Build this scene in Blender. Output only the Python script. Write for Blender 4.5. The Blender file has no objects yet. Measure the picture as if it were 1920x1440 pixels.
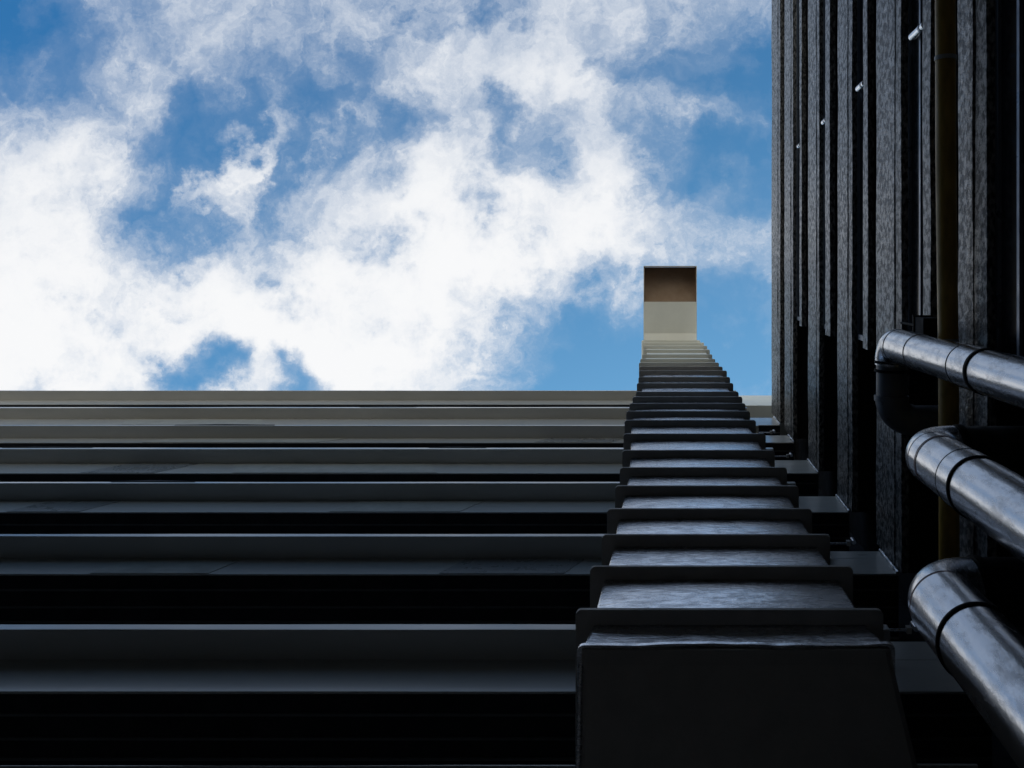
import bpy, math, random
from mathutils import Vector, noise

# ---------------------------------------------------------------- camera, sky, sun, exposure
scene = bpy.context.scene
C = scene.collection
F = 1500.0                       # focal length in pixels of a 1920 px wide frame
VX, VY = 1243.0, 520.0           # where the zenith stands in the photograph
cd = bpy.data.cameras.new('camera')
cam = bpy.data.objects.new('camera', cd); C.objects.link(cam)
cam.location = (0, 0, 0); cam.rotation_euler = (math.pi, 0, 0)       # straight up, +Y towards the picture's foot
cd.sensor_width = 36; cd.lens = 36 * F / 1920
cd.shift_x = -(VX - 960) / 1920; cd.shift_y = -(720 - VY) / 1920
cd.clip_start = 0.05; cd.clip_end = 6000
scene.camera = cam

SUN_EL, SUN_AZ = math.radians(41), math.radians(10)      # azimuth measured from +Y towards +X
SKY_STRENGTH = 0.12
w = bpy.data.worlds.new('World'); scene.world = w; w.use_nodes = True
nt = w.node_tree; N = nt.nodes; L = nt.links
for n in list(N): N.remove(n)
def nd(kind, **kw):
    n = N.new(kind)
    for k, v in kw.items(): setattr(n, k, v)
    return n
def math_node(op, a, b=None, c=None, clamp=False):
    n = N.new('ShaderNodeMath'); n.operation = op; n.use_clamp = clamp
    for i, s in enumerate((a, b, c)):
        if s is None: continue
        if isinstance(s, (int, float)): n.inputs[i].default_value = s
        else: L.new(s, n.inputs[i])
    return n.outputs[0]
def vmath(op, a, b=None, scale=None):
    n = N.new('ShaderNodeVectorMath'); n.operation = op
    for i, s in enumerate((a, b)):
        if s is None: continue
        if isinstance(s, tuple): n.inputs[i].default_value = s
        else: L.new(s, n.inputs[i])
    if scale is not None: n.inputs['Scale'].default_value = scale
    return n.outputs[0]
def mixc(fac, a, b, blend='MIX'):
    n = N.new('ShaderNodeMix'); n.data_type = 'RGBA'; n.blend_type = blend
    for s, i in ((fac, 0), (a, 6), (b, 7)):
        if isinstance(s, (int, float)): n.inputs[i].default_value = s
        elif isinstance(s, tuple): n.inputs[i].default_value = (*s, 1)
        else: L.new(s, n.inputs[i])
    return n.outputs[2]
tc = nd('ShaderNodeTexCoord')
sep = nd('ShaderNodeSeparateXYZ'); L.new(tc.outputs['Generated'], sep.inputs[0])
dz = math_node('MAXIMUM', sep.outputs[2], 0.12)
# cloud sheet: where each direction cuts a level layer overhead
px = math_node('MULTIPLY_ADD', math_node('DIVIDE', sep.outputs[0], dz), F / 100, VX / 100)
py = math_node('MULTIPLY_ADD', math_node('DIVIDE', sep.outputs[1], dz), F / 100, VY / 100)
comb = nd('ShaderNodeCombineXYZ'); L.new(px, comb.inputs[0]); L.new(py, comb.inputs[1])
P = comb.outputs[0]
def noise_tex(vec, scale, detail, rough, dist=0.0, lac=2.0, color=False):
    n = nd('ShaderNodeTexNoise'); L.new(vec, n.inputs['Vector'])
    n.inputs['Scale'].default_value = scale; n.inputs['Detail'].default_value = detail
    n.inputs['Roughness'].default_value = rough; n.inputs['Distortion'].default_value = dist
    n.inputs['Lacunarity'].default_value = lac
    return n.outputs['Color' if color else 'Fac']
w1 = vmath('SCALE', vmath('SUBTRACT', noise_tex(P, 0.55, 6, 0.6, color=True), (0.5, 0.5, 0.5)), scale=3.2)
PW = vmath('ADD', P, w1)
BLOBS = [ (900,-230,700,230,0,.55),(300,-420,500,300,0,.5),(1500,-500,500,300,0,.6),(2000,100,400,500,0,.4),(-500,300,500,700,0,.5),(-300,-700,600,300,0,.4),(700,1200,1500,350,0,.55),(1700,900,500,350,0,.4),(900,-1000,1200,350,0,.5),
  # x, y, half width, half height, turn, weight  (cloud masses and blue holes)
 (40,600,330,330,0,1.1),(130,350,150,260,28,.9),(0,470,170,220,0,.5),(215,200,110,200,20,.55),(20,240,120,90,0,.3),
 (500,65,230,110,12,.85),(360,130,190,110,0,.35),(700,50,110,60,10,.4),(870,55,160,110,0,.55),(850,150,150,90,0,.5),
 (1050,165,105,150,10,.95),(1130,90,110,130,0,.35),(1330,15,240,80,5,1.0),(1150,25,130,60,0,.4),(1345,240,110,35,8,.5),(1360,90,60,50,0,.25),
 (790,460,380,300,0,.95),(830,300,230,190,20,.6),(740,660,300,220,0,1.2),(640,500,250,190,0,.5),
 (970,400,190,180,30,.55),(1060,510,230,120,-5,.8),(1120,400,150,190,0,.45),(1190,285,90,120,20,.6),(1085,270,60,110,0,.5),
 (1270,450,160,180,0,.3),(1410,450,90,100,20,.6),(1350,600,90,50,0,.3),
 (350,560,240,170,0,.5),(200,700,420,130,0,.65),(350,600,60,40,0,-.35),(110,640,30,50,0,-.3),(520,620,260,170,0,.7),(850,660,110,180,0,.7),
 (480,270,20,85,22,1.2),(385,378,85,15,-40,1.5),(455,335,16,55,15,.9),(545,235,50,85,0,.4),(240,380,50,90,0,.3),(950,650,60,90,20,.25),
 (10,60,190,150,0,-1.1),(110,165,90,70,0,-.4),(290,40,90,70,0,-.55),(345,270,110,110,20,-1.0),(265,350,80,130,0,-.75),
 (555,320,75,120,0,-.8),(620,150,150,110,0,-1.05),(710,190,60,70,0,-.5),(1240,260,60,120,0,-.45),(1180,180,50,50,0,-.4),(225,430,45,70,0,-.5),(410,310,60,60,0,-.5),(560,400,60,40,0,-.3),(735,100,90,90,0,-.45),(450,190,90,60,0,-.2),(250,130,90,80,-40,.4),(680,190,120,14,-35,.5),(480,450,95,80,0,-.7),(370,440,90,40,0,-.6),
 (280,540,55,90,15,-.9),(300,460,130,60,-15,-.5),(480,520,60,40,0,-.3),(150,130,60,50,0,-.4),(470,540,30,40,0,-.3),(365,715,60,45,0,-2.8),(565,722,65,38,0,-3.2),(718,572,70,60,0,-.75),
 (1020,25,80,55,0,-.6),(930,185,60,40,0,-.7),(965,250,35,70,-15,-1.2),(905,300,70,35,25,-.8),(1055,350,35,85,0,-1.5),(1030,225,40,40,0,-.6),(1150,235,60,50,0,-.5),(740,225,50,35,0,-.4),(1040,250,60,40,0,-.6),(1120,320,30,40,0,-.4),(1240,400,50,50,0,-.4),
 (1330,150,160,140,0,-.8),(1300,235,120,16,12,.8),(1400,330,60,16,-20,.7),(1390,90,70,20,-30,.6),(1250,90,30,60,20,.5),(1410,240,80,190,0,-.6),(1365,370,80,110,0,-.5),(1060,700,240,130,0,-1.9),(960,575,90,60,-15,-1.0),
 (1160,640,180,90,0,-1.1),(1380,560,100,70,0,-.6),(1390,690,150,120,0,-.9),(1280,330,60,60,0,-.3),
]
acc = None
for (bx, by, rx, ry, rot, wt) in BLOBS:
    m = nd('ShaderNodeMapping', vector_type='TEXTURE')
    m.inputs['Location'].default_value = (bx / 100, by / 100, 0)
    m.inputs['Rotation'].default_value = (0, 0, math.radians(rot))
    m.inputs['Scale'].default_value = (rx * 1.85 / 100, ry * 1.85 / 100, 1)
    L.new(PW, m.inputs['Vector'])
    g = nd('ShaderNodeTexGradient', gradient_type='SPHERICAL'); L.new(m.outputs[0], g.inputs[0])
    acc = math_node('MULTIPLY_ADD', g.outputs['Fac'], wt * (0.60 if wt > 0 else 0.74), -0.09 if acc is None else acc)
acc = math_node('SMOOTH_MIN', acc, 1.7, 0.9)
big = noise_tex(P, 0.22, 3, 0.5)
st = nd('ShaderNodeMapping', vector_type='TEXTURE'); L.new(PW, st.inputs['Vector'])
st.inputs['Rotation'].default_value = (0, 0, math.radians(-52)); st.inputs['Scale'].default_value = (1.7, 1.0, 1.0)
fine = noise_tex(PW, 0.8, 14, 0.60)
wisp = noise_tex(st.outputs[0], 2.2, 12, 0.66, 1.2)
amp = nd('ShaderNodeMapRange', interpolation_type='SMOOTHSTEP'); L.new(acc, amp.inputs[0])
amp.inputs[1].default_value = 0.4; amp.inputs[2].default_value = 1.2; amp.inputs[3].default_value = 1.0; amp.inputs[4].default_value = 0.45
nz_ = math_node('MULTIPLY', math_node('SUBTRACT', fine, 0.5), 2.0)
nz_ = math_node('MULTIPLY_ADD', math_node('SUBTRACT', wisp, 0.5), 1.25, nz_)
d = math_node('MULTIPLY_ADD', nz_, amp.outputs[0], acc)
d = math_node('MULTIPLY_ADD', math_node('SUBTRACT', big, 0.5), 0.6, d)
mr = nd('ShaderNodeMapRange', interpolation_type='SMOOTHSTEP')
L.new(d, mr.inputs[0]); mr.inputs[1].default_value = -0.22; mr.inputs[2].default_value = 1.3
veil = nd('ShaderNodeMapRange', interpolation_type='SMOOTHSTEP')
soft = noise_tex(PW, 0.8, 4, 0.5)
L.new(math_node('MULTIPLY_ADD', math_node('SUBTRACT', soft, 0.5), 1.6, acc), veil.inputs[0])
veil.inputs[1].default_value = -0.75; veil.inputs[2].default_value = 0.95; veil.inputs[4].default_value = 0.5
one = math_node('SUBTRACT', 1.0, mr.outputs[0])
dens = math_node('SUBTRACT', 1.0, math_node('MULTIPLY', one, math_node('SUBTRACT', 1.0, veil.outputs[0])))
mr2 = nd('ShaderNodeMapRange', interpolation_type='SMOOTHSTEP')
# cloud grows brighter towards the side where the sun stands
L.new(math_node('MULTIPLY_ADD', math_node('MINIMUM', math_node('MAXIMUM', py, -4.0), 9.0), 0.11, math_node('MULTIPLY', d, 0.75)), mr2.inputs[0])
mr2.inputs[1].default_value = 0.0; mr2.inputs[2].default_value = 1.75
sky = nd('ShaderNodeTexSky', sky_type='NISHITA')
sky.sun_disc = False; sky.sun_elevation = SUN_EL; sky.sun_rotation = SUN_AZ
sky.air_density = 1.0; sky.dust_density = 0.6; sky.ozone_density = 2.0
S = 1.0 / SKY_STRENGTH
hz = nd('ShaderNodeMapRange', interpolation_type='SMOOTHSTEP'); L.new(math_node('MULTIPLY_ADD', px, 0.3, py), hz.inputs[0])
hz.inputs[1].default_value = -2.0; hz.inputs[2].default_value = 14.0
tint = mixc(hz.outputs[0], (0.26, 0.90, 1.22), (0.98, 1.62, 1.55))
blue = mixc(1.0, sky.outputs[0], tint, 'MULTIPLY')
cloud = mixc(mr2.outputs[0], (0.47 * S, 0.525 * S, 0.61 * S), (0.765 * S, 0.77 * S, 0.78 * S))
hor = nd('ShaderNodeMapRange', interpolation_type='SMOOTHSTEP'); L.new(sep.outputs[2], hor.inputs[0])
hor.inputs[1].default_value = 0.55; hor.inputs[2].default_value = 0.05
skyc = mixc(dens, blue, cloud)
skyc = mixc(math_node('MULTIPLY', hor.outputs[0], 0.85), skyc, (0.48 * S, 0.48 * S, 0.475 * S))
bg = nd('ShaderNodeBackground'); bg.inputs['Strength'].default_value = SKY_STRENGTH
L.new(skyc, bg.inputs['Color'])
wo = nd('ShaderNodeOutputWorld'); L.new(bg.outputs[0], wo.inputs[0])
try:
    w.cycles.sampling_method = 'MANUAL'; w.cycles.sample_map_resolution = 1024
except Exception: pass

sl = bpy.data.lights.new('sun', 'SUN'); sl.energy = 5.0; sl.angle = math.radians(0.53); sl.color = (1, 0.95, 0.87)
sun = bpy.data.objects.new('sun', sl); C.objects.link(sun)
sdir = Vector((math.sin(SUN_AZ) * math.cos(SUN_EL), math.cos(SUN_AZ) * math.cos(SUN_EL), math.sin(SUN_EL)))
sun.rotation_euler = sdir.to_track_quat('Z', 'Y').to_euler()
vs = scene.view_settings
vs.view_transform = 'Standard'; vs.look = 'None'; vs.gamma = 1; vs.exposure = 0.3; vs.use_curve_mapping = False

# ---------------------------------------------------------------- materials
def mat(name, col, rough=0.5, coat=0.0, metal=0.0, spec=0.5, var=0.3, scale=3.0, stretch=(1, 1, 1), bump=0.0, bscale=30.0,
        rvar=0.15, col2=None, detail=6, bdist=0.01, ramp=None):
    m = bpy.data.materials.new(name); m.use_nodes = True
    t = m.node_tree; ns = t.nodes; lk = t.links
    b = ns['Principled BSDF']
    tcn = ns.new('ShaderNodeTexCoord'); mp = ns.new('ShaderNodeMapping'); lk.new(tcn.outputs['Object'], mp.inputs[0])
    mp.inputs['Scale'].default_value = stretch
    n1 = ns.new('ShaderNodeTexNoise'); lk.new(mp.outputs[0], n1.inputs['Vector'])
    n1.inputs['Scale'].default_value = scale; n1.inputs['Detail'].default_value = detail; n1.inputs['Roughness'].default_value = 0.65
    rp = ns.new('ShaderNodeMapRange'); lk.new(n1.outputs['Fac'], rp.inputs[0])
    lo, hi = ramp or (0.3, 0.7)
    rp.inputs[1].default_value = lo; rp.inputs[2].default_value = hi
    mx = ns.new('ShaderNodeMix'); mx.data_type = 'RGBA'; lk.new(rp.outputs[0], mx.inputs[0])
    c2 = col2 or tuple(c * (1 - var) for c in col)
    mx.inputs[6].default_value = (*c2, 1); mx.inputs[7].default_value = (*col, 1)
    lk.new(mx.outputs[2], b.inputs['Base Color'])
    rr = ns.new('ShaderNodeMapRange'); lk.new(n1.outputs['Fac'], rr.inputs[0])
    rr.inputs[1].default_value = lo; rr.inputs[2].default_value = hi
    rr.inputs[3].default_value = min(1, rough + rvar); rr.inputs[4].default_value = max(0.03, rough - rvar)
    lk.new(rr.outputs[0], b.inputs['Roughness'])
    b.inputs['Metallic'].default_value = metal; b.inputs['Specular IOR Level'].default_value = spec
    if coat:
        b.inputs['Coat Weight'].default_value = coat; b.inputs['Coat Roughness'].default_value = 0.16; b.inputs['Coat IOR'].default_value = 1.6
    if bump:
        n2 = ns.new('ShaderNodeTexNoise'); lk.new(mp.outputs[0], n2.inputs['Vector'])
        n2.inputs['Scale'].default_value = bscale; n2.inputs['Detail'].default_value = 5; n2.inputs['Roughness'].default_value = 0.6
        bp = ns.new('ShaderNodeBump'); bp.inputs['Strength'].default_value = bump; bp.inputs['Distance'].default_value = bdist
        lk.new(n2.outputs['Fac'], bp.inputs['Height']); lk.new(bp.outputs[0], b.inputs['Normal'])
    return m
M = {}
M['plaster']  = mat('painted_plaster', (0.51, 0.49, 0.45), 0.42, coat=0.75, spec=0.5, var=0.2, scale=0.9, stretch=(0.35, 1, 1.4), bump=0.12, bscale=6, bdist=0.02)
M['patch'] = mat('smooth_patch_paint', (0.34, 0.34, 0.33), 0.3, coat=0.9, var=0.15)
M['patch2'] = mat('dull_patch_paint', (0.40, 0.38, 0.33), 0.7, var=0.2)
M['plaster2'] = mat('dark_batten_paint', (0.10, 0.10, 0.10), 0.7, var=0.2)
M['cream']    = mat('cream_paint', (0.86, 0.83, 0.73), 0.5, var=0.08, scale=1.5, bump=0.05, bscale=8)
M['recess']   = mat('recess_shade_and_black_paint', (0.030, 0.030, 0.034), 0.8, spec=0.2, var=0.4, scale=2)  # deep shade of the recesses as colour; also black box and lip coating
M['cladding'] = mat('rough_grain_cladding', (0.44, 0.42, 0.40), 0.33, spec=0.7, col2=(0.012, 0.011, 0.011), scale=22, stretch=(1, 0.42, 0.45),
                    bump=1.0, bscale=24, bdist=0.03, rvar=0.18, detail=8, ramp=(0.45, 0.66))
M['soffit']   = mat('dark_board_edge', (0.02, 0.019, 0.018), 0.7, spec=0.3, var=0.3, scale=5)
M['duct']     = mat('galvanised_duct', (0.95, 0.95, 0.97), 0.24, metal=1.0, col2=(0.50, 0.505, 0.53), scale=19, stretch=(0.3, 1, 1), bump=0.5,
                    bscale=30, bdist=0.012, rvar=0.12, detail=10, ramp=(0.35, 0.66))
M['flange']   = mat('dark_steel_flange', (0.45, 0.415, 0.38), 0.5, metal=0.0, var=0.15, scale=5, bump=0.2, bscale=20)
M['rust']     = mat('rusty_brown_lining', (0.36, 0.25, 0.17), 0.8, spec=0.2, col2=(0.26, 0.17, 0.11), scale=1.2, bump=0.1, bscale=12)
M['alu']      = mat('aluminium_cladding', (0.58, 0.59, 0.615), 0.29, metal=1.0, col2=(0.38, 0.385, 0.405), scale=13, stretch=(1, 1, 0.4), bump=0.2,
                    bscale=18, bdist=0.01, rvar=0.08, detail=12, ramp=(0.28, 0.55))
M['darkpipe'] = mat('grey_paint_pipe', (0.15, 0.155, 0.17), 0.38, metal=0.2, var=0.35, scale=6, bump=0.1)
M['blackpipe'] = mat('black_paint_pipe', (0.018, 0.018, 0.02), 0.65, spec=0.2, var=0.35, scale=6)
M['band']     = mat('black_rubber_band', (0.01, 0.01, 0.011), 0.75, spec=0.15, var=0.3)
M['tape']     = mat('dark_red_tape', (0.10, 0.012, 0.015), 0.5, var=0.3)
M['yellow']   = mat('weathered_yellow_paint', (0.62, 0.36, 0.06), 0.5, col2=(0.28, 0.16, 0.02), scale=4, stretch=(1, 0.3, 1), bump=0.15, bscale=20)
M['white']    = mat('bright_polished_metal', (0.95, 0.95, 0.96), 0.22, metal=0.85, var=0.05)
M['frame']    = mat('blue_grey_metal_frame', (0.22, 0.25, 0.30), 0.35, metal=0.6, var=0.2)
M['glass']    = mat('dark_window_glass', (0.010, 0.011, 0.014), 0.12, spec=0.35, var=0.2, rvar=0.03)
M['bolt']     = mat('pale_metal_fitting', (0.55, 0.57, 0.62), 0.3, metal=0.8, var=0.3, scale=20)
M['ground']   = mat('asphalt', (0.23, 0.205, 0.18), 0.9, var=0.3, scale=0.6, bump=0.2, bscale=40)
M['paving']   = mat('light_paving', (0.58, 0.53, 0.45), 0.9, var=0.25, scale=0.15)
M['roof']     = mat('concrete_roof', (0.40, 0.39, 0.36), 0.9, var=0.25, scale=0.5)
M['sealant']  = mat('weathered_sealant', (0.85, 0.86, 0.88), 0.25, metal=0.6, col2=(0.35, 0.35, 0.36), scale=7, bump=0.8, bscale=9, bdist=0.03, ramp=(0.45, 0.6))
M['unseen_wall'] = mat('unseen_wall_render', (0.27, 0.25, 0.22), 0.8, var=0.3, scale=0.7, bump=0.1)

# ---------------------------------------------------------------- helpers
def thing(name, label, cat, loc=(0, 0, 0), group=None):
    o = bpy.data.objects.new(name, None); C.objects.link(o); o.location = loc
    o.empty_display_size = 0.3
    o['label'] = label; o['category'] = cat
    if group: o['group'] = group
    return o
def top_of(o):
    v = Vector(o.location); p = o.parent
    while p: v += Vector(p.location); p = p.parent
    return v
def obj(name, verts, faces, m, parent=None, smooth=False, bevel=0, label=None, kind=None, center=False):
    """verts in world space; stored relative to the parent chain"""
    off = top_of(parent) if parent else Vector((0, 0, 0))
    loc = Vector((0, 0, 0))
    if center or parent is None:
        n = len(verts); c = Vector((sum(v[0] for v in verts) / n, sum(v[1] for v in verts) / n, min(v[2] for v in verts)))
        if center: loc = c - off
    vv = [(v[0] - off.x - loc.x, v[1] - off.y - loc.y, v[2] - off.z - loc.z) for v in verts]
    me = bpy.data.meshes.new(name); me.from_pydata(vv, [], faces); me.update()
    me.materials.append(m if not isinstance(m, list) else m[0])
    if isinstance(m, list):
        for x in m[1:]: me.materials.append(x)
    if smooth:
        for p in me.polygons: p.use_smooth = True
    o = bpy.data.objects.new(name, me); C.objects.link(o); o.location = loc
    if parent: o.parent = parent
    if bevel:
        b = o.modifiers.new('bevel', 'BEVEL'); b.width = bevel; b.segments = 2; b.limit_method = 'ANGLE'
    if label: o['label'] = label
    if kind: o['kind'] = kind
    return o
def box(x0, x1, y0, y1, z0, z1):
    v = [(x, y, z) for z in (z0, z1) for (x, y) in ((x0, y0), (x1, y0), (x1, y1), (x0, y1))]
    f = [(3, 2, 1, 0), (4, 5, 6, 7), (0, 1, 5, 4), (1, 2, 6, 5), (2, 3, 7, 6), (3, 0, 4, 7)]
    return v, f
def merge(*ms):
    V, Fc = [], []
    for v, f in ms:
        o = len(V); V += list(v); Fc += [tuple(i + o for i in q) for q in f]
    return V, Fc
def n1(a, b=0.0, c=0.0): return noise.noise(Vector((a, b, c)))
def strip(axis, a0, a1, n, prof, jit=0.0, seed=0.0, freq=0.25, jfreq=None):
    """closed cross section prof [(p, z)] swept along axis ('x' or 'y') with a little waviness"""
    V, Fc = [], []; k = len(prof)
    for i in range(n + 1):
        a = a0 + (a1 - a0) * i / n
        for j, (p, z) in enumerate(prof):
            dz_ = jit * (n1(a * freq, j * 7.3 + seed, seed) + 0.35 * n1(a * freq * 5, j * 3.1 + seed, 4.0))
            dp_ = jit * 0.35 * n1(a * freq * 2, j * 5.7 + seed, 9.0)
            V.append((a, p + dp_, z + dz_) if axis == 'x' else (p + dp_, a, z + dz_))
    for i in range(n):
        for j in range(k):
            q = (i * k + j, i * k + (j + 1) % k, (i + 1) * k + (j + 1) % k, (i + 1) * k + j)
            Fc.append(q if axis == 'x' else q[::-1])
    Fc.append(tuple(range(k))[::-1] if axis == 'x' else tuple(range(k)))
    Fc.append(tuple(n * k + j for j in range(k)) if axis == 'x' else tuple(n * k + j for j in range(k))[::-1])
    return V, Fc
def tube(path, r, seg=32, caps=True):
    V, Fc = [], []; pts = [Vector(p) for p in path]; n = len(pts)
    rr = r if isinstance(r, (list, tuple)) else [r] * n
    t0 = (pts[1] - pts[0]).normalized()
    up = Vector((1, 0, 0)) if abs(t0.x) < 0.8 else Vector((0, 1, 0))
    nrm = (up - t0 * up.dot(t0)).normalized()
    for i, p in enumerate(pts):
        t = (pts[min(i + 1, n - 1)] - pts[max(i - 1, 0)]).normalized()
        nrm = (nrm - t * nrm.dot(t)).normalized(); bn = t.cross(nrm)
        for s in range(seg):
            a = 2 * math.pi * s / seg
            V.append(tuple(p + (nrm * math.cos(a) + bn * math.sin(a)) * rr[i]))
    for i in range(n - 1):
        for s in range(seg):
            Fc.append((i * seg + s, i * seg + (s + 1) % seg, (i + 1) * seg + (s + 1) % seg, (i + 1) * seg + s))
    if caps:
        o = len(V); V += V[:seg] + V[(n - 1) * seg:n * seg]
        Fc.append(tuple(o + s for s in range(seg))[::-1]); Fc.append(tuple(o + seg + s for s in range(seg)))
    return V, Fc
def shade(o):
    for p in o.data.polygons: p.use_smooth = len(p.vertices) <= 4
def arc(corner, d0, d1, R, n=10):
    """quarter bend arriving along d0 and leaving along d1 at corner"""
    c = Vector(corner); d0 = Vector(d0); d1 = Vector(d1)
    cen = c - d0 * R + d1 * R; out = []
    for i in range(n + 1):
        a = math.pi / 2 * i / n
        out.append(tuple(cen - d1 * R * math.cos(a) + d0 * R * math.sin(a)))
    return out
GZ = -1.6

# ---------------------------------------------------------------- ground
v, f = box(-700, 700, -700, 700, GZ - 0.5, GZ)
obj('ground', v, f, M['paving'], kind='structure')
v, f = box(-19, 16, -8.0, 6, GZ + .004, GZ + .02)
obj('yard_paving', v, f, M['ground'], kind='structure')
# assumed unseen walls on the yard's other sides, sized and placed to shade it
v, f = box(-46, 3.3, -8.7, -8.0, GZ, 18); obj('unseen_yard_wall', v, f, M['unseen_wall'], kind='structure')
v, f = box(-19.7, -19, -7.99, 5.4, GZ, 18); obj('unseen_yard_wall', v, f, M['unseen_wall'], kind='structure')

# ---------------------------------------------------------------- tall building with stepped ledges (foot of the picture)
YF, YB, YR = 4.15, 4.50, 5.45
XE, XL = 2.68, -42.0           # the ledges stop behind the duct
XC = 3.58                      # inner corner with the wing
bld = thing('apartment_building', 'tall grey building with horizontal ledges and dark recesses behind the duct', 'building', (-10, 7, GZ))
# lip top, lip foot, band foot (heights above the camera)
LEV = [(29.36, 29.27, 28.36), (25.6, 25.42, 24.37), (22.47, 22.38, 21.80), (19.50, 19.33, 18.39), (16.25, 16.12, 15.34), (12.94, 12.82, 12.14),
       (9.58, 9.415, 8.687), (6.818, 6.79, 6.0), (3.8, 3.7, 3.0), (0.9, 0.8, 0.1)]
for i, (a, b_, c_) in enumerate(LEV):
    n = 90
    v, f = strip('x', XL, XE, n, [(YF, b_), (YF, a), (YR + .1, a), (YR + .1, b_)], jit=0.018, seed=i * 3.7 + 1, freq=0.16)
    obj('ledge', v, f, M['plaster'], bld, bevel=0.012)
    v, f = strip('x', XL, XC if i else XE, n, [(YB, c_), (YB, b_ - .003 if True else b_), (YR + .05, b_ - .003), (YR + .05, c_)], jit=0.006, seed=i * 2.1 + 40, freq=0.3)
    obj('wall_band', v, f, M['plaster'], bld, bevel=0.01)
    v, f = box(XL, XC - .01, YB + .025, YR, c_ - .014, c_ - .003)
    obj('recess_shade_panel', v, f, M['recess'], bld)  # near-black sheet under the plaster soffit, recess shade put into its colour
    # short bay between the duct and the wing: the band rises a little higher and has no ledge
    hi = [30.5, 25.66, 22.8, 19.7, 16.46, 13.16, 9.9, 7.1, 4.1, 1.2][i]
    mcol = M['cream'] if i == 0 else M['plaster']
    lo = 28.12 if i == 0 else b_ - .0
    v, f = box(XE + .006, XC - .004 if i else 14, YB + .003, YR, lo, hi)
    obj('wall_band', v, f, mcol, bld, bevel=0.012, label='short cream wall band in the corner bay at the roof' if i == 0 else None)
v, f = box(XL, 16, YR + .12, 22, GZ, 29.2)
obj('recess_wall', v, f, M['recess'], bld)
v, f = box(XL, 16, YR + .125, 22, 29.205, 29.3)
obj('roof', v, f, M['roof'], bld)
def patch(x0, x1, ztop, zbot, y, skew, m):
    V = [(x0, y, zbot), (x1, y, zbot), (x1 + skew, y, ztop), (x0 + skew, y, ztop)]
    V += [(a, y + .02, c) for a, b, c in V]
    Fc = [(0, 1, 2, 3), (7, 6, 5, 4), (0, 4, 5, 1), (1, 5, 6, 2), (2, 6, 7, 3), (3, 7, 4, 0)]
    obj('repair_patch', V, Fc, m, bld)
for (lv, x0, x1, sk, mm) in ((3, -13.4, -11.7, .5, 'patch'), (3, -9.9, -5.2, -.4, 'patch2'), (4, -12.6, -11.2, .3, 'patch'), (2, -14.2, -9.4, .6, 'patch2'), (1, -16.5, -12.2, -.5, 'patch2'),
                             (4, -6.4, -3.9, .3, 'patch2'), (5, -8.7, -6.9, .2, 'patch2'), (5, -3.4, -1.5, .25, 'patch'), (2, -3.5, -1.4, .3, 'patch')):
    a, b_, c_ = LEV[lv]
    patch(x0, x1, b_ - .05, c_ + .012, YB - .009, sk, M[mm])
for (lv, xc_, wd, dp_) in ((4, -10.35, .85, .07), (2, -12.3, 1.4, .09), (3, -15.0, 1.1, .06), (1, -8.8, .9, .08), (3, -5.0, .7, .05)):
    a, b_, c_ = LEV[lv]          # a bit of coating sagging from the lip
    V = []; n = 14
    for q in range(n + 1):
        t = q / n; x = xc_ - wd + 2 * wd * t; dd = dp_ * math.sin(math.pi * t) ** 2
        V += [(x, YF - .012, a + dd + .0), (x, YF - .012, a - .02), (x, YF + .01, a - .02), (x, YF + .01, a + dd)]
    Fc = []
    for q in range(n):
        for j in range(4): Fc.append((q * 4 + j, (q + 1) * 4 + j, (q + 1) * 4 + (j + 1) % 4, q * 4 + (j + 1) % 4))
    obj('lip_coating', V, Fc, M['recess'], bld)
# ribs under the recess soffits
for i, (a, b_, c_) in enumerate(LEV):
    for yy in (4.72, 4.98, 5.2):
        v, f = box(XL, XC - .02, yy, yy + .03, c_ - .035, c_ - .0145); obj('soffit_batten', v, f, M['plaster2'], bld)
# thin conduits with a round fitting in the corner bay
k = 0
for (z, zt) in ((22.8, 23.0), (19.7, 19.95), (13.16, 13.42), (9.9, 10.12)):
    wh = ['uppermost', 'second from the top', 'third from the top', 'lowest'][k]; k += 1
    t = thing('wall_conduit', 'thin conduit with round fitting in the building corner, %s of four' % wh, 'conduit', (3.15, YB - .05, zt - .12), 'conduits in the corner bay')
    v, f = tube([(2.1, YB - .03, zt + .02), (3.1, YB - .03, zt + .02)], 0.018, 10); o = obj('conduit', v, f, M['bolt'], t); shade(o)
    v, f = tube([(3.2, YB - .06, zt - .02), (3.2, YB - .06, zt + .12), (3.2, YB - .06, zt + .16)], [0.035, 0.045, 0.02], 16); o = obj('fitting', v, f, M['bolt'], t); shade(o)
    v, f = box(3.08, 3.14, YB - .08, YB + .0, zt - .03, zt + .05); obj('clip', v, f, M['flange'], t)

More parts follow.
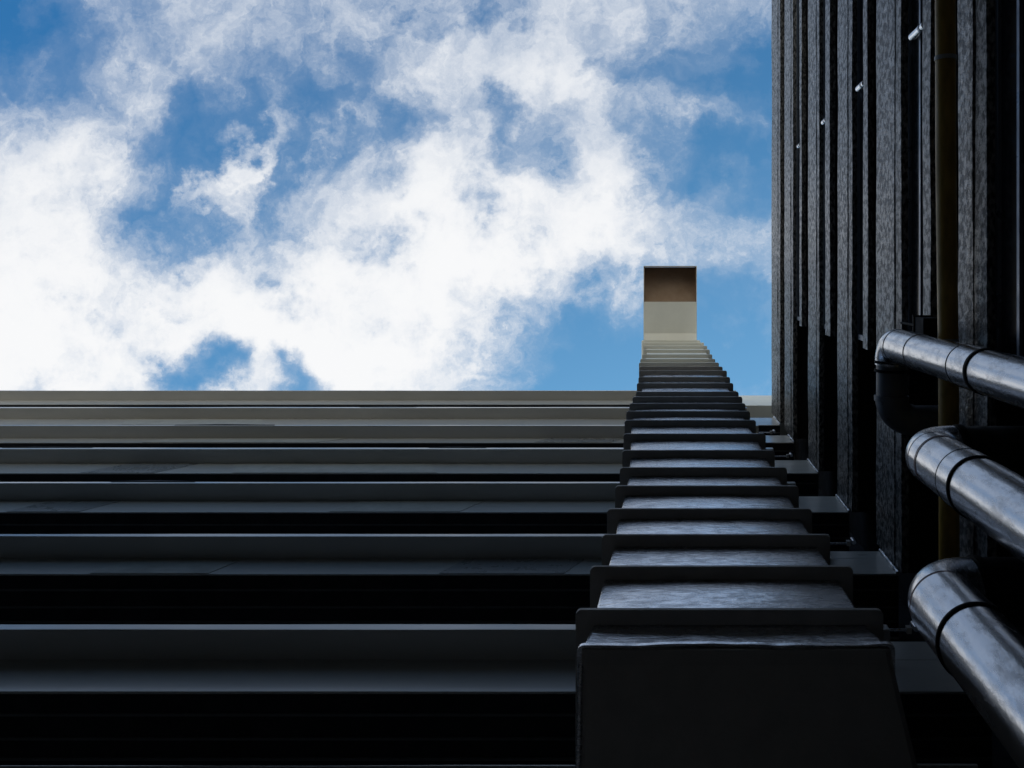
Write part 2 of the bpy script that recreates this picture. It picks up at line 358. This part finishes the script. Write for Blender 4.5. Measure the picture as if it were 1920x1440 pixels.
# ---------------------------------------------------------------- wing on the right, rough dark cladding boards
XW, XG = 3.60, 3.74
Y0, Y1 = -16.0, 4.49
wing = thing('building_wing', 'dark building wing clad in rough grained boards behind the pipes', 'building', (9, -3, GZ))
def board(ztop, zbot, y0, y1, seed, x=XW):
    n = max(8, int((y1 - y0) * 5))
    V, Fc = strip('y', y0, y1, n, [(x, zbot), (x, ztop), (x + .12, ztop), (x + .12, zbot)], jit=0.035, seed=seed, freq=0.35)
    return obj('cladding_board', V, Fc, M['cladding'], wing, bevel=0.008)
WIDE = [(26.5, 24.66, 25.1), (23.7, 22.22, 22.55), (19.85, 18.5, 18.8), (16.5, 15.28, 15.6), (13.5, 12.13, 12.44), (9.78, 8.93, 9.28),
        (6.75, 5.9, 6.25), (3.8, 2.9, 3.2), (0.9, -0.1, 0.25)]
for i, (a, b_, g) in enumerate(WIDE):
    yy = Y0; s = 0
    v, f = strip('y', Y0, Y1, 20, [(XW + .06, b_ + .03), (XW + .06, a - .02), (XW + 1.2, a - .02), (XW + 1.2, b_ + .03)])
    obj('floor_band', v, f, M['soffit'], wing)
    board(a, g + .012, Y0, Y1, i * 5.3)
    board(g - .012, b_, Y0, Y1, i * 5.3 + 2.2, x=XW + .012)
NARROW = [(21.1, 20.77, 22.2), (17.76, 17.25, 18.5), (14.40, 14.08, 15.28), (11.09, 10.76, 12.13), (7.95, 7.6, 8.93), (5.0, 4.7, 5.9)]
YE = 1.28
for i, (a, b_, top) in enumerate(NARROW):
    board(a, b_, Y0, YE, 60 + i * 3.3)
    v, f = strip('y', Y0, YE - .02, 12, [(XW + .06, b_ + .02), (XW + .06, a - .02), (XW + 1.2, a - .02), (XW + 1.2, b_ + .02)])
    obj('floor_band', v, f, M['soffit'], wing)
    # window strip behind, from the band above down to this board
    zt = top + .02; zb = a - .02
    wf = merge(box(XG - .03, XG + .05, Y0, YE - .1, zt - .09, zt), box(XG - .03, XG + .05, Y0, YE - .1, zt - .62, zt - .56),
               box(XG - .03, XG + .05, Y0, YE - .1, zb, zb + .08), box(XG - .03, XG + .05, YE - .2, YE - .1, zb, zt))
    w_ = obj('window', wf[0], wf[1], M['frame'], wing)
    v, f = box(XG + .01, XG + .025, Y0, YE - .12, zb + .02, zt - .02)
    obj('pane', v, f, M['glass'], w_)
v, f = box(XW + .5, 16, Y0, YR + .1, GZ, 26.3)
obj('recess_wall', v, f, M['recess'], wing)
v, f = box(XW + .10, 16, Y0, YR + .1, 26.38, 26.48)
obj('roof', v, f, M['roof'], wing)
# sealant in the inner corner, one bead per band
for i in range(1, 8):
    z0 = LEV[i][2]; z1 = [0, 25.66, 22.8, 19.7, 16.46, 13.16, 9.9, 7.1][i]
    V, Fc = tube([(XC - .012, YB - .012, z0 + (z1 - z0) * k / 16) for k in range(17)], [0.03 + 0.022 * n1(k * 3.1, i * 2.2) for k in range(17)], 8)
    o = obj('corner_sealant', V, Fc, M['sealant'], wing)

# white pipe stubs standing in front of the window strips, one above the other
for i, (zt, zb, wh) in enumerate(((11.72, 11.15, 'lowest and largest'), (14.95, 14.48, 'second from the bottom'), (18.2, 17.85, 'third from the bottom'), (21.5, 21.2, 'topmost and smallest'))):
    t = thing('white_pipe', 'short white pipe at a dark window strip, %s of four' % wh, 'pipe', (XG - .1, -3.52, zb), 'white pipes on the wing')
    v, f = tube([(XG - .09, -3.52, zb), (XG - .09, -3.52, zt)], 0.055, 16); o = obj('tube', v, f, M['white'], t); shade(o)
    v, f = tube([(XG - .09, -3.52, zb + .1), (XG - .09, -3.52, zb + .16)], 0.062, 16); o = obj('clamp', v, f, M['frame'], t); shade(o)

# yellow pipe along the wing
yp = thing('yellow_pipe', 'long dull yellow pipe running level along the cladding behind the metal pipes', 'pipe', (3.4, -5, 9.4))
pth = []
for i in range(61):
    y = -16 + 20.4 * i / 60
    pth.append((3.385 + (y - 1) * 0.008 + .01 * n1(y * .4), y, 9.5))
v, f = tube(pth, 0.118, 24); o = obj('pipe_run', v, f, M['yellow'], yp); shade(o)
for y in (-9.4, -6.1, -2.6, 0.75, 3.4):
    v, f = tube([(3.385 + (y - 1) * .008, y - .025, 9.5), (3.385 + (y - 1) * .008, y + .025, 9.5)], 0.128, 24); o = obj('clip', v, f, M['flange'], yp); shade(o)
# dark box beside it
jb = thing('junction_box', 'small black box between the highest metal pipe and yellow pipe', 'box', (3.42, .67, 10.2))
v, f = box(3.32, 3.52, .52, .80, 10.2, 10.55); obj('case', v, f, M['recess'], jb, bevel=.01)
v, f = box(3.30, 3.54, .50, .82, 10.552, 10.575); obj('lid', v, f, M['soffit'], jb)
v, f = tube([(3.46, .66, 10.575), (3.46, .66, 11.6)], .02, 10); o = obj('cable', v, f, M['band'], jb); shade(o)

# ---------------------------------------------------------------- exhaust duct with stiffening flanges
duct = thing('exhaust_duct', 'tall ribbed rectangular metal exhaust duct rising to a bent cream and brown outlet', 'duct', (0.5, 3.2, GZ))
# flange front edge y, left x, right x as seen; one level each
FL = [(1144, 1079, 1657), (1063, 1106, 1600), (1003.5, 1128, 1557), (954.5, 1138, 1523), (911.5, 1153, 1498), (877, 1162, 1476), (844.5, 1166.5, 1453),
      (813.5, 1169, 1436), (788, 1171, 1417.5), (771, 1174, 1406.5), (756.5, 1180, 1398), (744, 1186, 1392), (734.5, 1192, 1385), (718.5, 1194, 1375),
      (707, 1197, 1369), (695, 1198, 1363), (687.5, 1199, 1355), (680, 1198, 1348), (673, 1200.5, 1341), (664.5, 1204, 1335.5), (655.5, 1206, 1331),
      (648.5, 1206, 1326), (642.5, 1204, 1320), (638, 1203, 1313)]
YD, YBK = 2.5, 3.85
flv = []
for (y, xl, xr) in FL:
    h = F * YD / (y - VY)
    flv.append((h, (xl - VX) * h / F, (xr - VX) * h / F))
def rrect(x0, x1, y0, y1, r, n=4):
    pts = []
    for cx, cy, a0 in ((x0 + r, y0 + r, math.pi), (x1 - r, y0 + r, 1.5 * math.pi), (x1 - r, y1 - r, 0), (x0 + r, y1 - r, .5 * math.pi)):
        for i in range(n + 1):
            a = a0 + math.pi / 2 * i / n
            pts.append((cx + r * math.cos(a), cy + r * math.sin(a)))
    return pts
def prism(pts, z0, z1, wob=0.0, seed=0):
    k = len(pts); V = []
    for z in (z0, z1):
        for (x, y) in pts: V.append((x, y, z + wob * n1(x * 1.3, y * 1.3, seed)))
    Fc = [tuple(range(k))[::-1], tuple(range(k, 2 * k))] + [(i, (i + 1) % k, k + (i + 1) % k, k + i) for i in range(k)]
    return V, Fc
def body_loop(x0, x1, y0, y1, r, nf=22):
    """cross section starting at the front left, dense along the front"""
    pts = []; front = []
    for i in range(4): a = math.pi + math.pi / 2 * i / 4; pts.append((x0 + r + r * math.cos(a), y0 + r + r * math.sin(a))); front.append(0)
    for i in range(nf + 1): pts.append((x0 + r + (x1 - x0 - 2 * r) * i / nf, y0)); front.append(math.sin(math.pi * i / nf) ** .6 if 0 < i < nf else 0)
    for i in range(1, 5): a = 1.5 * math.pi + math.pi / 2 * i / 4; pts.append((x1 - r + r * math.cos(a), y0 + r + r * math.sin(a))); front.append(0)
    pts += [(x1, y1), (x0, y1)]; front += [0, 0]
    return pts, front
YBD = 2.61
def section(za, xa0, xa1, zb, xb0, xb1, m, seed, puff=0.022, nz=9, name='duct_section', yb=YBD):
    V = []; k = 0
    for i in range(nz + 1):
        t = i / nz; z = za + (zb - za) * t
        pts, fr = body_loop(xa0 + (xb0 - xa0) * t, xa1 + (xb1 - xa1) * t, yb, YBK - .08, 0.03)
        k = len(pts); e = math.sin(math.pi * t) ** .7 if 0 < i < nz else 0
        for (x, y), q in zip(pts, fr):
            dd = q * e * (puff + 0.005 * n1(x * 2.2, z * 3, seed)) + q * 0.004 * n1(x * 6, z * 9, seed + 5)
            V.append((x, y - dd, z))
    Fc = []
    for i in range(nz):
        for j in range(k):
            Fc.append((i * k + j, i * k + (j + 1) % k, (i + 1) * k + (j + 1) % k, (i + 1) * k + j))
    Fc.append(tuple(range(k))[::-1]); Fc.append(tuple(nz * k + j for j in range(k)))
    o = obj(name, V, Fc, m, duct); shade(o)
    return o
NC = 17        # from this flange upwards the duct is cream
random.seed(4)
for i, (h, x0, x1) in enumerate(flv):
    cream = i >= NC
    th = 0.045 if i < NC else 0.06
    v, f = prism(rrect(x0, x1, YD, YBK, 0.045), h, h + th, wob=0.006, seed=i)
    o = obj('flange', v, f, M['cream'] if cream else M['flange'], duct, bevel=0.006, label='cream flange' if cream else None)
    if i + 1 < len(flv):
        h2, u0, u1 = flv[i + 1]
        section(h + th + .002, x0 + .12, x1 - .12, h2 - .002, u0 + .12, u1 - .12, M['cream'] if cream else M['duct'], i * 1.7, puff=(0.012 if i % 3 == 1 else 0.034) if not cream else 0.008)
    if i in (2, 5, 9, 12):   # slipped joint a little above the flange
        zz = h + .13
        v, f = prism(rrect(x0 + .085, x1 - .085, YBD - .045, YBK - .06, 0.04), zz, zz + .03, wob=0.02, seed=i + 30)
        obj('joint_strip', v, f, M['duct'], duct, bevel=0.008)
# bottom: short section, torn joint lip, then the level run that goes back into the wall
h0, x0, x1 = flv[0]
hb = F * YBD / (1216 - VY)
section(hb, -.575, 1.60, h0 - .002, x0 + .13, x1 - .12, M['duct'], 77, puff=-0.02)
pl = []
V = []
pts = rrect(-.60, 1.625, YBD - .045, YBK - .06, .05, 5)
dense = []
for a, b_ in zip(pts, pts[1:] + pts[:1]):
    dl = math.hypot(b_[0] - a[0], b_[1] - a[1]); n = max(1, int(dl / .05))
    for q in range(n): dense.append((a[0] + (b_[0] - a[0]) * q / n, a[1] + (b_[1] - a[1]) * q / n))
dense = [(x + .006 * n1(x * 5, y * 5, 3), y + .012 * n1(x * 4, y * 4, 7)) for x, y in dense]
v, f = prism(dense, hb - .035, hb, wob=0.025, seed=9)
obj('joint_lip', v, f, M['duct'], duct)
# level run: underside slopes down slightly to the wall
zf, zbk = hb - .036, hb * .86
yb0, yb1 = YBD - .02, 5.4
V, Fc = [], []
nn = 26
for i in range(nn + 1):
    t = i / nn; y = yb0 + (yb1 - yb0) * t; z = zf + (zbk - zf) * t
    xl = -.565 + .02 * n1(y * 1.2, 2) * .4; xr = 1.585 + min(.42, t * .55)
    prof = [(xl + .04, z), (xr - .04, z), (xr, z + .04), (xr, hb - .05), (xl, hb - .05), (xl, z + .04)]
    if t == 0: prof = [(xl + .04, z - .03), (xr - .04, z - .03), (xr, z - .01), (xr, hb - .04), (xl, hb - .04), (xl, z - .01)]
    for (x, zz) in prof: V.append((x, y, min(zz + 0.004 * n1(x * 3, y * 3, 5), hb - .03)))
for i in range(nn):
    for j in range(6):
        Fc.append((i * 6 + j, (i + 1) * 6 + j, (i + 1) * 6 + (j + 1) % 6, i * 6 + (j + 1) % 6))
Fc.append(tuple(range(6))); Fc.append(tuple(nn * 6 + j for j in range(6))[::-1])
obj('level_run', V, Fc, M['flange'], duct, bevel=.006)
v, f = tube([(-.572 + .006 * n1(k * .9, 3), 2.63 + k * .12, zf - .0 + (zbk - zf) * k / 23 + .02) for k in range(24)], 0.022, 10)
o = obj('edge_highlight', v, f, M['duct'], duct); shade(o)  # bright tube added so the lower left edge shows a highlight
# outlet at the top
ht, tx0, tx1 = flv[-1]
X0, X1 = -.76, 1.345
zt = ht + .25
hood = thing_h = None
V, Fc = [], []
prof = [(2.60, ht + .02)]
for i in range(9):      # rounded throat
    a = math.pi / 2 * i / 8
    prof.append((2.60 - .40 * (1 - math.cos(a)), ht + .05 + .40 * math.sin(a)))
prof = prof + [(1.0, ht + .46), (0.985, ht + .46)]
zr = ht + 1.5
under = prof
back = [(0.985, ht + .50), (2.2, ht + .50), (2.66, ht + .04)]
def sweepx(pr, x0, x1):
    k = len(pr); V = [(x0, y, z) for y, z in pr] + [(x1, y, z) for y, z in pr]
    Fc = [(i, (i + 1) % k, k + (i + 1) % k, k + i) for i in range(k)] + [tuple(range(k))[::-1], tuple(range(k, 2 * k))]
    return V, Fc
# underside throat plate
v, f = sweepx(under + back, X0, X1)
ho = obj('hood', *merge((v, f), sweepx([(YBK - .1, ht + .06), (YBK - .1, zr), (-.42, zr), (-.42, zr - .03), (YBK - .13, zr - .03), (YBK - .13, ht + .06)], X0, X1),
         box(X0 - .02, X0 - .001, -.44, YBK - .1, ht + .46, zr), box(X1 + .001, X1 + .02, -.44, YBK - .1, ht + .46, zr),
         box(X0 - .02, X0 - .001, 2.62, YBK - .1, ht + .06, ht + .459), box(X1 + .001, X1 + .02, 2.62, YBK - .1, ht + .06, ht + .459),
         box(X0 - .02, X1 + .02, -.46, -.441, ht + .46, zr)), M['cream'], duct, label='cream painted bent outlet')
# brown inner lining of the open mouth
zi = ht + .47
v, f = merge(sweepx([(.99, zi), (.99, zi + .02), (-.40, zr - .05), (-.40, zr - .08)], X0 + .012, X1 - .012),
             box(X0 + .001, X0 + .01, -.43, .98, zi, zr - .06), box(X1 - .01, X1 - .001, -.43, .98, zi, zr - .06),
             box(X0 + .011, X1 - .011, -.44, -.425, zi, zr - .06))
obj('mouth_lining', v, f, M['rust'], ho)

# ---------------------------------------------------------------- three metal clad pipes
def clad_pipe(label, X, Y, r, zc, steps, rings, tape, wallx=3.72, R=.235, zig=None):
    t = thing('metal_pipe', label, 'pipe', (X, Y, GZ), 'metal pipes on the right')
    # vertical run cut in sleeves
    zs = [GZ] + sorted(steps) + [zc - R]
    for i in range(len(zs) - 1):
        rr = r * (1.035 if i % 2 else 1.0)
        n = max(4, int((zs[i + 1] - zs[i]) * 6)); a = zs[i]; b_ = zs[i + 1]
        path = [(X, Y, a + (b_ - a) * k / n) for k in range(n + 1)]
        radii = [rr * (1 + .006 * n1(p[2] * 3, i, X)) for p in path]
        v, f = tube(path, radii, 48); o = obj('sleeve', v, f, M['alu'], t); shade(o)
    for (z, hw, pr) in rings:
        prof = [(z - hw, r * 1.0), (z - hw, r * pr), (z - hw * .4, r * (pr + .015)), (z + hw * .4, r * (pr + .015)), (z + hw, r * pr), (z + hw, r)]
        path = [(X, Y, p[0] + .0001 * q) for q, p in enumerate(prof)]
        V = []; seg = 48
        for (zz, ra) in prof:
            for s in range(seg):
                a = 2 * math.pi * s / seg; V.append((X + ra * math.cos(a), Y + ra * math.sin(a), zz))
        Fc = [(i * seg + s, i * seg + (s + 1) % seg, (i + 1) * seg + (s + 1) % seg, (i + 1) * seg + s) for i in range(len(prof) - 1) for s in range(seg)]
        o = obj('collar', V, Fc, M['band'], t); shade(o)
    for z in tape:
        v, f = tube([(X, Y, z - .018), (X, Y, z + .018)], r * 1.012, 48, caps=False); o = obj('tape', v, f, M['tape'], t); shade(o)
    if zig is None:
        p1 = arc((X, Y, zc), (0, 0, 1), (1, 0, 0), R, 14)
        v, f = tube(p1, r * 1.01, 48); o = obj('elbow', v, f, M['alu'], t); shade(o)
        v, f = tube([(X + R, Y, zc), (wallx, Y, zc)], r, 40); o = obj('branch', v, f, M['blackpipe'], t); shade(o)
        v, f = tube([(X + R + .02, Y, zc), (X + R + .07, Y, zc)], r * 1.06, 40); o = obj('collar', v, f, M['band'], t); shade(o)
        v, f = tube([(X + R + .62, Y, zc), (X + R + .67, Y, zc)], r * 1.04, 40); o = obj('collar', v, f, M['band'], t); shade(o)
    else:
        p1 = arc((X, Y, zc), (0, 0, 1), (0, 1, 0), R, 14)
        v, f = tube(p1, r * 1.01, 48); o = obj('elbow', v, f, M['alu'], t); shade(o)
        v, f = tube([(X, Y + R, zc), (X, zig - R, zc)], r * .93, 40); o = obj('branch', v, f, M['darkpipe'], t); shade(o)
        for yy in (Y + R * .8, Y + R + .06): 
            v, f = tube([(X, yy, zc), (X, yy + .035, zc)], r * 1.05, 40); o = obj('collar', v, f, M['band'], t); shade(o)
        p2 = arc((X, zig, zc), (0, 1, 0), (1, 0, 0), R, 14)
        v, f = tube(p2, r * .98, 48); o = obj('elbow', v, f, M['darkpipe'], t, label='dark grey lower elbow'); shade(o)
        v, f = tube([(X, zig - R - .05, zc), (X, zig - R + .02, zc)], r * 1.06, 40); o = obj('collar', v, f, M['darkpipe'], t); shade(o)
        v, f = tube([(X + R, zig, zc), (wallx, zig, zc)], r * .9, 40); o = obj('branch', v, f, M['darkpipe'], t); shade(o)
    return t
clad_pipe('highest shiny metal pipe, with dark collars and a grey double bend', 3.0, .875, .21, 10.5,
          [7.42, 7.9, 9.3], [(10.12, .03, 1.03), (7.88, .022, 1.03), (7.40, .035, 1.04), (4.4, .04, 1.04)], [], zig=1.87, R=.27)
clad_pipe('middle shiny metal pipe with its elbow turning into the wall', 2.13, 1.42, .21, 6.5,
          [5.38, 5.62], [(5.62, .01, 1.03), (5.39, .019, 1.04), (2.6, .03, 1.05)], [6.1])
clad_pipe('lowest shiny metal pipe with thin red tape ring beside the duct', 1.69, 1.97, .21, 5.0,
          [4.30], [(4.31, .016, 1.04), (1.6, .028, 1.05)], [4.78])
